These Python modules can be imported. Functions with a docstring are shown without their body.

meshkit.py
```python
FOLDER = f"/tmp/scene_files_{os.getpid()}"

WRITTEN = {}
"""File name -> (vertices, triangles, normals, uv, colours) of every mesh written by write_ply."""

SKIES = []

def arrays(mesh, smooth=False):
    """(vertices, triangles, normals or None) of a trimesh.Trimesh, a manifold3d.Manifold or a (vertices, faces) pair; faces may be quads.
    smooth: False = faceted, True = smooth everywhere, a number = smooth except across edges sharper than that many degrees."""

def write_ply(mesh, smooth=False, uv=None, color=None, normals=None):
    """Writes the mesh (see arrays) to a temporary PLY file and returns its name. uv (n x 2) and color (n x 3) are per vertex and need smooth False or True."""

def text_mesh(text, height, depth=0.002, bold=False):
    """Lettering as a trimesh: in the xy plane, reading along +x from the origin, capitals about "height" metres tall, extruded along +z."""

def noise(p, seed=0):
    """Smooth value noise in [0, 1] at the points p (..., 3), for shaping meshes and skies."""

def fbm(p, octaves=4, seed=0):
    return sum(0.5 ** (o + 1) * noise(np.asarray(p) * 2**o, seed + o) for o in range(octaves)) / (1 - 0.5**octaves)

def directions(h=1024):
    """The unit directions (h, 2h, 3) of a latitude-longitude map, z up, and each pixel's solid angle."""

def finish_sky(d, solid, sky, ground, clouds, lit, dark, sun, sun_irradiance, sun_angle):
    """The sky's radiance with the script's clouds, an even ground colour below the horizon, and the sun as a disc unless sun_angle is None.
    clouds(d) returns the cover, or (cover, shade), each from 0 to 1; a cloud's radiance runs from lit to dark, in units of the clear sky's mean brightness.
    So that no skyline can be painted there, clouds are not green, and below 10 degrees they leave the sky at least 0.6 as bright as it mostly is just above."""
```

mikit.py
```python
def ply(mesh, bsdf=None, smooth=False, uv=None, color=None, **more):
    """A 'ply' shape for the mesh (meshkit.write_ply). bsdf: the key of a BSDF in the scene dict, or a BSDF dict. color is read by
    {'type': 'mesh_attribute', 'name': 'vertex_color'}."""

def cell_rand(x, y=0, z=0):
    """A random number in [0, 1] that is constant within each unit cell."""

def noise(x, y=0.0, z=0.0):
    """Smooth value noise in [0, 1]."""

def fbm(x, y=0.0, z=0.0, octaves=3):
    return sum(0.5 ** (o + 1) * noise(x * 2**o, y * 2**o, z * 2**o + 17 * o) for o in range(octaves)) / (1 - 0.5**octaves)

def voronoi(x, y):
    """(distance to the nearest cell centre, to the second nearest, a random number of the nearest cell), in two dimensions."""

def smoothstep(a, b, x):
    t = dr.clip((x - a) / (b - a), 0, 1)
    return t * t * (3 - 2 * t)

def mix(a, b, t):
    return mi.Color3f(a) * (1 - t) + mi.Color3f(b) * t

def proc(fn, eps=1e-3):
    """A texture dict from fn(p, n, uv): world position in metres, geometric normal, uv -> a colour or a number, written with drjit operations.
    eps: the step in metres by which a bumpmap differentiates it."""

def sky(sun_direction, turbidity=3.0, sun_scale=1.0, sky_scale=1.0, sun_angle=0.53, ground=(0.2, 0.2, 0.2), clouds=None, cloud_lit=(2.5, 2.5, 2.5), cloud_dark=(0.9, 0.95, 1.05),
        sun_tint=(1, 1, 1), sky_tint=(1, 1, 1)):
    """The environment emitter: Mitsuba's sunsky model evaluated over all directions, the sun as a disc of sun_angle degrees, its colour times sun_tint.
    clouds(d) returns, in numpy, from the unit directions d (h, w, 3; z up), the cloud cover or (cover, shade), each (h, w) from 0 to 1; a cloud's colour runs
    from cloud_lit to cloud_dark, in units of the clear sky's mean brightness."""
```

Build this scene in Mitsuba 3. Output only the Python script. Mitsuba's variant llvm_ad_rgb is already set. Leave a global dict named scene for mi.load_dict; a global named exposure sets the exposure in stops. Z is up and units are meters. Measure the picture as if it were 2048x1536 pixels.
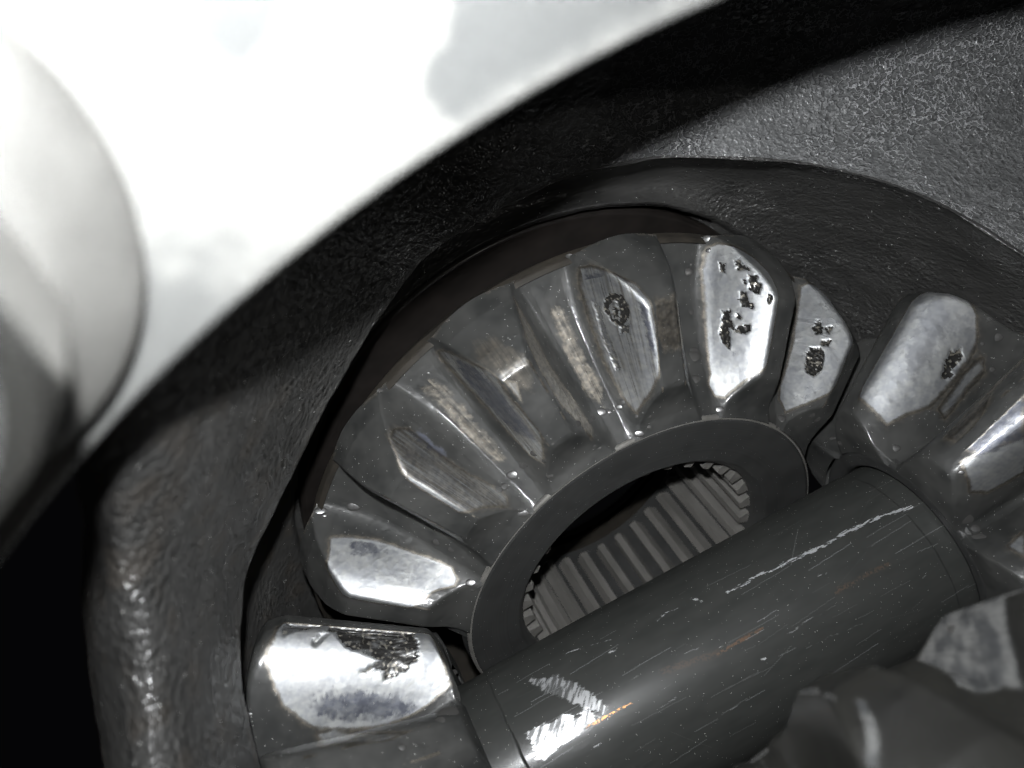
import math
import numpy as np
import trimesh
import mitsuba as mi
import drjit as dr
import mikit
import meshkit
from mikit import proc, noise, fbm, smoothstep, mix

T = mi.ScalarTransform4f
MM = 0.001
scene, labels = {}, {}

# ------------------------------------------------------------------ camera, flash, exposure
# world: the cross pin lies along x, the axle (axis of both side gears) along y, z looks out of the window of the case
CAM = np.array([-21.874, -42.327, 91.665])
RIGHT = np.array([0.88859, -0.39926, -0.22582])
DOWN = np.array([-0.43065, -0.55663, -0.71042])
FWD = np.array([0.15794, 0.72853, -0.66656])
FPX = 1631.94
scene['camera'] = {'type': 'thinlens', 'fov': 2 * math.degrees(math.atan(1024 / FPX)), 'fov_axis': 'x',
                   'aperture_radius': 0.52 * MM, 'focus_distance': 91 * MM, 'near_clip': 0.002, 'far_clip': 5.0,
                   'to_world': T().look_at(origin=list(CAM * MM), target=list((CAM + FWD * 50) * MM), up=list(-DOWN))}
FLASH = CAM + RIGHT * -2.0 + DOWN * -8.8 + FWD * -1.0
scene['flash_lamp'] = {'type': 'disk', 'to_world': T().look_at(origin=list(FLASH * MM), target=list((FLASH + FWD * 50) * MM), up=list(-DOWN)) @ T().scale([1.2 * MM, 1.2 * MM, 1]),
                       'emitter': {'type': 'area', 'radiance': {'type': 'rgb', 'value': [7700, 7850, 8000]}}}
labels['flash_lamp'] = {'label': 'small round white flash lamp beside the lens, lighting the gears', 'category': 'lamp'}
scene['room_light'] = {'type': 'constant', 'radiance': {'type': 'rgb', 'value': [0.0015, 0.0015, 0.0017]}}
LAMP = np.array([100.0, -850.0, 520.0])  # unseen lamp, added for glints where the flash does not reach
scene['added_room_lamp'] = {'type': 'disk', 'to_world': T().look_at(origin=list(LAMP * MM), target=[0, 0.02, 0.03], up=[0, 0, 1]) @ T().scale([18 * MM, 18 * MM, 1]),
                      'emitter': {'type': 'area', 'radiance': {'type': 'rgb', 'value': [75, 73, 70]}}}
labels['added_room_lamp'] = {'label': 'unseen round white lamp far behind the lens, added for glints in the oil', 'category': 'lamp'}
exposure = 0.0

# ------------------------------------------------------------------ helpers


def at(u, v, d):
    """world point (mm) seen at pixel u, v of the 2048 x 1536 photograph at depth d"""
    return CAM + (RIGHT * ((u - 1024) / FPX) + DOWN * ((v - 768) / FPX) + FWD) * d


def grid_faces(n, m, flip=False):
    i, j = np.meshgrid(np.arange(n - 1), np.arange(m - 1), indexing='ij')
    a, b, c, d = i * m + j, i * m + j + 1, (i + 1) * m + j + 1, (i + 1) * m + j
    q = np.stack([a, b, c, d], -1).reshape(-1, 4)
    f = np.vstack([q[:, [0, 1, 2]], q[:, [0, 2, 3]]])
    return f[:, ::-1] if flip else f


def vnormals(v, f):
    n = np.zeros_like(v)
    fn = np.cross(v[f[:, 1]] - v[f[:, 0]], v[f[:, 2]] - v[f[:, 0]])
    for k in range(3):
        np.add.at(n, f[:, k], fn)
    return n / np.maximum(np.linalg.norm(n, axis=1, keepdims=True), 1e-12)


GEOM = {}


def put(key, v, f, bsdf, normals=None, uv=None, smooth=True):
    """one entry of the scene; v in millimetres"""
    GEOM[key] = (v, f)
    if normals is None and smooth is not False:
        if smooth is True:
            normals = vnormals(v, f)
        else:
            v2, f, normals = meshkit.arrays(trimesh.Trimesh(v, f, process=False), smooth)
            v = v2
    path = meshkit.write_ply((v * MM, f), False, uv, None, normals=normals)
    scene[key] = {'type': 'ply', 'filename': path, 'face_normals': normals is None, 'bsdf': {'type': 'ref', 'id': bsdf}}


def numbered(name):
    if not any(k == name or k.startswith(name + '__') for k in scene):
        return name
    i = 1
    while any(k == f'{name}_{i:03d}' or k.startswith(f'{name}_{i:03d}__') for k in scene):
        i += 1
    return f'{name}_{i:03d}'


def revolve(profile, axis, n=256, a0=0, a1=360, closed=True):
    """profile: (radius, axial) polyline; axis 'x' or 'y'; returns v, f"""
    p = np.array(profile, float)
    a = np.radians(np.linspace(a0, a1, n + 1))
    r, h = p[None, :, 0], p[None, :, 1]
    c, s = np.cos(a)[:, None], np.sin(a)[:, None]
    if axis == 'y':
        v = np.stack([r * c, h + 0 * c, r * s], -1)
    else:
        v = np.stack([h + 0 * c, r * c, r * s], -1)
    return v.reshape(-1, 3), grid_faces(n + 1, len(p), flip=(axis == 'x'))


def fillet(poly, r, k=5):
    """round the corners of an open polyline"""
    p = [np.array(q, float) for q in poly]
    out = [p[0]]
    for a, b, c in zip(p[:-2], p[1:-1], p[2:]):
        la, lc = np.linalg.norm(a - b), np.linalg.norm(c - b)
        t = min(r, 0.45 * la, 0.45 * lc)
        q0, q1 = b + (a - b) / la * t, b + (c - b) / lc * t
        for u in np.linspace(0, 1, k):
            out.append((1 - u) ** 2 * q0 + 2 * u * (1 - u) * b + u * u * q1)
    out.append(p[-1])
    return np.array(out)


def resample(poly, s):
    """points of a polyline given as rows (s, a, b)"""
    p = np.array(poly, float)
    return np.interp(s, p[:, 0], p[:, 1]), np.interp(s, p[:, 0], p[:, 2])


def smin(a, b, k):
    h = np.clip(0.5 + 0.5 * (b - a) / k, 0, 1)
    return b * (1 - h) + a * h - k * h * (1 - h)


def smax(a, b, k):
    return -smin(-a, -b, k)


def poly_dist(px, py, poly):
    """signed distance (negative inside) of points to a polygon"""
    P = np.array(poly, float)
    d = np.full(px.shape, 1e9)
    inside = np.zeros(px.shape, bool)
    for (x0, y0), (x1, y1) in zip(P, np.roll(P, -1, 0)):
        ex, ey = x1 - x0, y1 - y0
        t = np.clip(((px - x0) * ex + (py - y0) * ey) / (ex * ex + ey * ey + 1e-12), 0, 1)
        d = np.minimum(d, np.hypot(px - x0 - t * ex, py - y0 - t * ey))
        cross = (y0 > py) != (y1 > py)
        inside ^= cross & (px < ex * (py - y0) / (ey if abs(ey) > 1e-12 else 1e-12) + x0)
    return np.where(inside, -d, d)


def step(a, b, x):
    t = np.clip((x - a) / (b - a), 0, 1)
    return t * t * (3 - 2 * t)


# ------------------------------------------------------------------ materials
def specks(p, size, share):
    """tiny bright flecks of grit and metal in the oil"""
    k = 1 / (size * MM)
    r = mikit.cell_rand(p.x * k, p.y * k, p.z * k)
    return dr.select(r > 1 - share, (r - 1 + share) / share, 0.0)


def steel_color(p, n, uv):
    """uv.x: 0 coated .. 1 bare polished metal; uv.y: 0 .. 1 pitted, 0 .. -1 heat-tinted"""
    k = smoothstep(0.12, 0.85, uv.x)
    a = fbm(p.x * 420, p.y * 420, p.z * 420, 3)
    b = noise(p.x * 3500, p.y * 3500, p.z * 3500)
    coat = mix((0.030, 0.031, 0.030), (0.064, 0.064, 0.061), smoothstep(0.25, 0.75, 0.6 * a + 0.4 * fbm(p.x * 130, p.y * 130, p.z * 130, 2)))
    e = fbm(p.x * 1400 + 9, p.y * 1400, p.z * 1400, 3)
    bare = mix((0.47, 0.485, 0.505), (0.64, 0.65, 0.64), smoothstep(0.3, 0.7, 0.35 * a + 0.45 * e + 0.2 * b))
    brown = mix((0.17, 0.155, 0.13), (0.40, 0.35, 0.28), smoothstep(0.2, 0.9, 0.5 * b + 0.5 * e))
    mid = smoothstep(0.06, 0.28, uv.x) * (1 - smoothstep(0.45, 0.75, uv.x))
    c = mix(coat, bare, k)
    c = mix(c, brown, mid * 0.6)
    c = mix(c, (0.14, 0.15, 0.185), smoothstep(0.05, 0.9, -uv.y) * (0.62 + 0.38 * smoothstep(0.25, 0.75, e)))
    pit = mix((0.035, 0.034, 0.032), (0.30, 0.28, 0.24), smoothstep(0.55, 0.9, b))
    c = mix(c, pit, smoothstep(0.2, 0.7, uv.y))
    return mix(c, (0.6, 0.6, 0.58), specks(p, 0.11, 0.006) * 0.55)


def steel_metal(p, n, uv):
    return smoothstep(0.02, 0.30, uv.x) * (1 - 0.45 * smoothstep(0.2, 0.7, uv.y))


def steel_rough(p, n, uv):
    a = fbm(p.x * 700 + 5, p.y * 700, p.z * 700, 3)
    r = 0.44 + 0.14 * a
    r = r + (0.53 + 0.08 * fbm(p.x * 2600, p.y * 2600, p.z * 2600, 2) - r) * smoothstep(0.3, 0.9, uv.x)
    return r + (0.36 - r) * smoothstep(0.2, 0.7, uv.y)


def bsdf_principled(key, color, metallic, rough, clear=0.0, gloss=0.9, spec=0.5, bump=None, two=True):
    g = lambda x: proc(x) if callable(x) else ({'type': 'rgb', 'value': list(x)} if isinstance(x, tuple) else x)  # noqa: E731
    b = {'type': 'principled', 'base_color': g(color), 'metallic': g(metallic), 'roughness': g(rough), 'specular': spec, 'clearcoat': clear, 'clearcoat_gloss': gloss}
    if bump:
        b = {'type': 'bumpmap', 'arbitrary': proc(bump[0], bump[2]), 'scale': bump[1], 'bsdf': b}
    scene[key] = {'type': 'twosided', 'bsdf': b} if two else b


bsdf_principled('gear_steel', steel_color, steel_metal, steel_rough, clear=1.0, gloss=0.96, spec=0.22)


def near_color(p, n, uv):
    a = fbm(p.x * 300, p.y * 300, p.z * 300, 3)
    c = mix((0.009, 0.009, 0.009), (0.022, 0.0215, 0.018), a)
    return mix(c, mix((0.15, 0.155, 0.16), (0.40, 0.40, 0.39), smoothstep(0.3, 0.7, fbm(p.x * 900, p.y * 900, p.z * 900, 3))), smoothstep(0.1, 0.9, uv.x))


def near_rough(p, n, uv):
    return 0.26 + 0.16 * fbm(p.x * 500, p.y * 500, p.z * 500, 3)


def near_metal(p, n, uv):
    return 0.8 * smoothstep(0.1, 0.9, uv.x)


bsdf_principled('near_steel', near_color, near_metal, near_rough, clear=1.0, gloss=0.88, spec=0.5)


def cast_color(p, n, uv):
    a = fbm(p.x * 300, p.y * 300, p.z * 300, 3)
    f = noise(p.x * 2600, p.y * 2600, p.z * 2600)
    c = mix((0.028, 0.028, 0.027), (0.052, 0.051, 0.049), a)
    rust = smoothstep(0.50, 0.75, fbm(p.x * 380 + 4, p.y * 380, p.z * 380, 3)) * smoothstep(-22.0, -34.0, p.x * 1000)
    c = mix(c, (0.048, 0.039, 0.030), rust * 0.35)
    return mix(c, (0.5, 0.5, 0.48), specks(p, 0.12, 0.002))


def shell_color(p, n, uv):
    a = fbm(p.x * 300, p.y * 300, p.z * 300, 3)
    f = noise(p.x * 2600, p.y * 2600, p.z * 2600)
    right_side = smoothstep(-8.0, 20.0, p.x * 1000 + (a - 0.5) * 14)          # the shell grows paler towards its right side
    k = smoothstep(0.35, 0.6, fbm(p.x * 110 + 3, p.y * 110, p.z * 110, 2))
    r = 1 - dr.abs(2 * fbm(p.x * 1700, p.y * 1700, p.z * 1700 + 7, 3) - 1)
    crest_glint = smoothstep(0.88, 0.99, r) * (0.25 + 0.75 * k)                # glints on the crests of the casting skin, painted into the colour
    right_skin = mix(mix((0.095, 0.097, 0.098), (0.150, 0.152, 0.152), 0.6 * a + 0.4 * f), (0.52, 0.52, 0.53), 0.55 * crest_glint)
    return mix(cast_color(p, n, uv), right_skin, right_side)


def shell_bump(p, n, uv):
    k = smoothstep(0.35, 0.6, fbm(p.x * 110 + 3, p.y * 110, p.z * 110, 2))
    right_side = smoothstep(-8.0, 20.0, p.x * 1000)
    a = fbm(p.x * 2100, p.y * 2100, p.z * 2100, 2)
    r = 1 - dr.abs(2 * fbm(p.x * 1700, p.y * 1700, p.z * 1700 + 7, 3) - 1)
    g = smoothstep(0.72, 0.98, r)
    return (0.7 + 0.35 * (1 - right_side)) * a + right_side * (0.2 + 0.8 * k) * (0.9 * g + 0.5 * noise(p.x * 3800, p.y * 3800, p.z * 3800))


def cast_bump(p, n, uv):
    """sand-cast skin: grain of varying strength with smooth, oil-filled stretches"""
    k = smoothstep(0.30, 0.65, fbm(p.x * 130, p.y * 130, p.z * 130, 2))
    a = fbm(p.x * 2000, p.y * 2000, p.z * 2000, 2)
    g = smoothstep(0.42, 0.62, fbm(p.x * 2300, p.y * 2300, p.z * 2300 + 7, 2))
    return (0.35 + 0.65 * k) * (0.75 * a + 0.40 * g)


def wall_color(p, n, uv):
    return cast_color(p, n, uv) * 1.25


bsdf_principled('cast_iron', wall_color, 0.0, 0.36, clear=0.8, gloss=0.75, bump=(cast_bump, 0.00026, 4e-5))
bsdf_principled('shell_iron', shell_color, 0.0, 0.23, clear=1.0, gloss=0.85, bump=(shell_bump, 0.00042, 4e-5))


bsdf_principled('shaded_steel', (0.010, 0.010, 0.009), 0.0, 0.42, clear=0.7, gloss=0.8)  # bolt head face: its shade is put into the colour
bsdf_principled('oil', (0.040, 0.039, 0.037), 0.0, 0.27, clear=1.0, gloss=0.9, spec=0.9)


def machined_color(p, n, uv):
    """bare machined face with a grey film and flash falloff painted into its colour"""
    a = fbm(p.x * 250, p.y * 250, p.z * 250, 3)
    fine = fbm(p.x * 1500, p.y * 300, p.z * 1500, 2)
    c = mix((0.17, 0.17, 0.162), (0.27, 0.27, 0.255), 0.6 * a + 0.4 * fine)
    x, z = p.x * 1000, p.z * 1000
    w = (fbm(p.x * 700, p.z * 700, 3.0, 3) - 0.5) * 3.0
    # grey beyond a ragged edge on the right, film and light falloff in one, thin film along the bore, grey patches towards the bolt
    d1 = x + 13.6 + w * 0.5 - 0.9 * dr.sin(z * 1.1)
    bore = dr.sqrt(x * x + z * z) - 77.0
    film = smoothstep(-0.35, 0.35, d1) * (0.80 - 0.25 * smoothstep(0.5, 0.7, a)) * smoothstep(0.0, 1.8, bore + w * 0.4)
    d2 = dr.sqrt(dr.square((x + 31.0) / 6.0) + dr.square((z - 73.0) / 4.2)) - 1 + w * 0.25
    d3 = dr.sqrt(dr.square((x + 20.2) / 1.5) + dr.square((z - 84.6) / 2.4)) - 1 + w * 0.25
    film = dr.maximum(film, dr.maximum(0.62 * smoothstep(0.5, -0.4, d2), 0.8 * smoothstep(0.25, -0.1, d3)))
    return mix(c, (0.075, 0.079, 0.080), film * 0.9)


bsdf_principled('machined_steel', machined_color, 0.25, 0.42, spec=0.5)


def bolt_color(p, n, uv):
    a = fbm(p.x * 250, p.y * 250, p.z * 250, 3)
    return mix((0.080, 0.079, 0.074), (0.17, 0.168, 0.158), a)


bsdf_principled('bolt_steel', bolt_color, 0.3, 0.40, clear=0.5)


def dark_color(p, n, uv):
    a = fbm(p.x * 500, p.y * 500, p.z * 500, 3)
    return mix((0.035, 0.036, 0.036), (0.055, 0.055, 0.052), a)


def back_color(p, n, uv):
    a = fbm(p.x * 600, p.y * 600, p.z * 600, 3)
    return mix((0.026, 0.024, 0.021), (0.052, 0.045, 0.036), a)


bsdf_principled('back_steel', back_color, 0.1, 0.45, clear=0.6, gloss=0.9)
def hub_color(p, n, uv):
    r = dr.sqrt(p.x * p.x + p.z * p.z) * 1000
    ring = noise(r * 7.0, p.y * 900, 3.0) * 0.6 + 0.4 * noise(r * 19.0, 1.0, 0.0)
    dirt = smoothstep(0.45, 0.7, fbm(p.x * 260, p.y * 260, p.z * 260, 3))
    c = mix((0.030, 0.031, 0.031), (0.050, 0.050, 0.048), 0.5 * ring + 0.5 * fbm(p.x * 500, p.y * 500, p.z * 500, 3))
    return mix(mix(c, (0.020, 0.020, 0.019), dirt * 0.3), (0.4, 0.4, 0.39), specks(p, 0.09, 0.004) * 0.5)


def hub_rough(p, n, uv):
    return 0.34 + 0.22 * fbm(p.x * 380, p.y * 380, p.z * 380, 3)


bsdf_principled('hub_steel', hub_color, 0.0, hub_rough, clear=0.6, gloss=0.9)


def pin_color(p, n, uv):
    a = fbm(p.x * 300, p.y * 900, p.z * 900, 3)
    c = mix((0.030, 0.032, 0.030), (0.047, 0.048, 0.045), a)
    c = mix(c, (0.70, 0.71, 0.72), smoothstep(0.0, 1.0, uv.x))
    c = mix(c, (0.55, 0.24, 0.07), uv.y * smoothstep(0.25, 0.6, noise(p.x * 6000, p.y * 6000, p.z * 6000)))
    return mix(c, (0.55, 0.54, 0.50), specks(p, 0.09, 0.005) * 0.5)


def pin_metal(p, n, uv):
    return 0.75 * dr.maximum(uv.x, uv.y)


def pin_rough(p, n, uv):
    return 0.36 + 0.08 * dr.maximum(uv.x, uv.y) + 0.1 * fbm(p.x * 500, p.y * 500, p.z * 500, 2)


bsdf_principled('pin_steel', pin_color, pin_metal, pin_rough, clear=1.0, gloss=0.96, spec=0.13)


def spline_color(p, n, uv):
    a = fbm(p.x * 900, p.y * 200, p.z * 900, 3)
    return mix((0.12, 0.118, 0.108), (0.24, 0.23, 0.215), a)


bsdf_principled('spline_steel', spline_color, 0.2, 0.45)


def washer_color(p, n, uv):
    a = fbm(p.x * 400, p.y * 400, p.z * 400, 3)
    return mix((0.012, 0.011, 0.010), (0.034, 0.028, 0.025), a)  # near black: the shade behind the gear is put into the colour


bsdf_principled('washer_steel', washer_color, 0.4, 0.34, clear=0.6)

# ------------------------------------------------------------------ toothed gears
# (s, radius, axial): root line and full tip line; (s, height fraction) where the end faces cut the tooth
SIDE_ROOT = [(0, 24.76, 13.85), (0.06, 25.9, 14.95), (1, 40.75, 28.56)]
SIDE_TIP = [(0, 26.2, 11.5), (1, 45.2, 20.6)]
SIDE_CUT = [(0, 0.0), (0.05, 0.16), (0.235, 1.0), (0.255, 1.06), (0.66, 1.06), (0.68, 1.0), (0.80, 0.74), (0.93, 0.36), (1, 0.03)]
PIN_ROOT = [(0, 13.0, 27.4), (0.05, 13.9, 27.7), (1, 18.5, 49.0)]
PIN_TIP = [(0, 17.6, 25.0), (1, 34.4, 49.0)]
PIN_CUT = [(0, 0.0), (0.03, 0.3), (0.10, 1.0), (0.12, 1.06), (0.63, 1.06), (0.65, 1.0), (0.71, 0.92), (0.77, 0.79), (0.84, 0.58), (0.90, 0.36), (0.96, 0.12), (0.99, 0.01), (1, 0.0)]


def s_samples(tip, n):
    knots = [k[0] for k in tip]  # the corners of the end faces are always sampled
    s = np.concatenate([np.linspace(a, b, max(2, int(round(n * (b - a)))), endpoint=False) for a, b in zip(knots[:-1], knots[1:])] + [[1.0]])
    return np.unique(s)


def tooth_grid(root, tip, cut, pitch, land, groove, ns, nf, bulge, scallop):
    """tooth surface in (radius, axial, angle) over s along the tooth and w across it; also the profile position"""
    s = s_samples(cut, ns)
    ws = np.concatenate([np.linspace(0, 1, nf // 4, endpoint=False) * 0.5, 0.5 + np.linspace(0, 1, nf)])  # 0..0.5 land, 0.5..1.3 flank, ..1.5 floor
    q = np.concatenate([-ws[::-1], ws[1:]])
    S, Q = np.meshgrid(s, q, indexing='ij')
    A = np.abs(Q)
    L = np.interp(S, [0, 1], land) if np.ndim(land) else np.full_like(S, land)
    G = np.interp(S, [0, 0.5, 1], groove) if np.ndim(groove) else np.full_like(S, groove)
    w = np.where(A < 0.5, A / 0.5 * L, np.where(A < 1.2, L + (A - 0.5) / 0.7 * (G - L), G + (A - 1.2) / 0.3 * (1 - G)))
    F = (w - L) / (G - L)
    g = 1 - ((1 - bulge) * F + bulge * F * F)
    hc = np.interp(S, [c[0] for c in cut], [c[1] for c in cut])
    h = smax(smin(smin(g, 1.0, 0.06), hc, 0.10), 0.0, 0.58) - 0.06 - 0.27 * np.sin(np.pi * S) * np.clip((A - 0.75) / 0.6, 0, 1) ** 1.5
    rr, ra = resample(root, S)
    tr, ta = resample(tip, S)
    rad, ax = rr + (tr - rr) * h, ra + (ta - ra) * h
    # the heel rim runs out a little at the teeth and in at the valleys
    swell = np.cos(np.pi * np.clip(w, 0, 1)) * step(0.80, 1.0, S) * scallop
    return S, Q, rad + swell, ax + 0.3 * swell, np.sign(Q) * w * pitch / 2, h


def place(rad, ax, ang, axis, sign):
    c, s = np.cos(ang), np.sin(ang)
    if axis == 'y':
        return np.stack([rad * c, sign * ax, rad * s], -1)
    return np.stack([sign * ax, rad * c, rad * s], -1)


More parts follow.
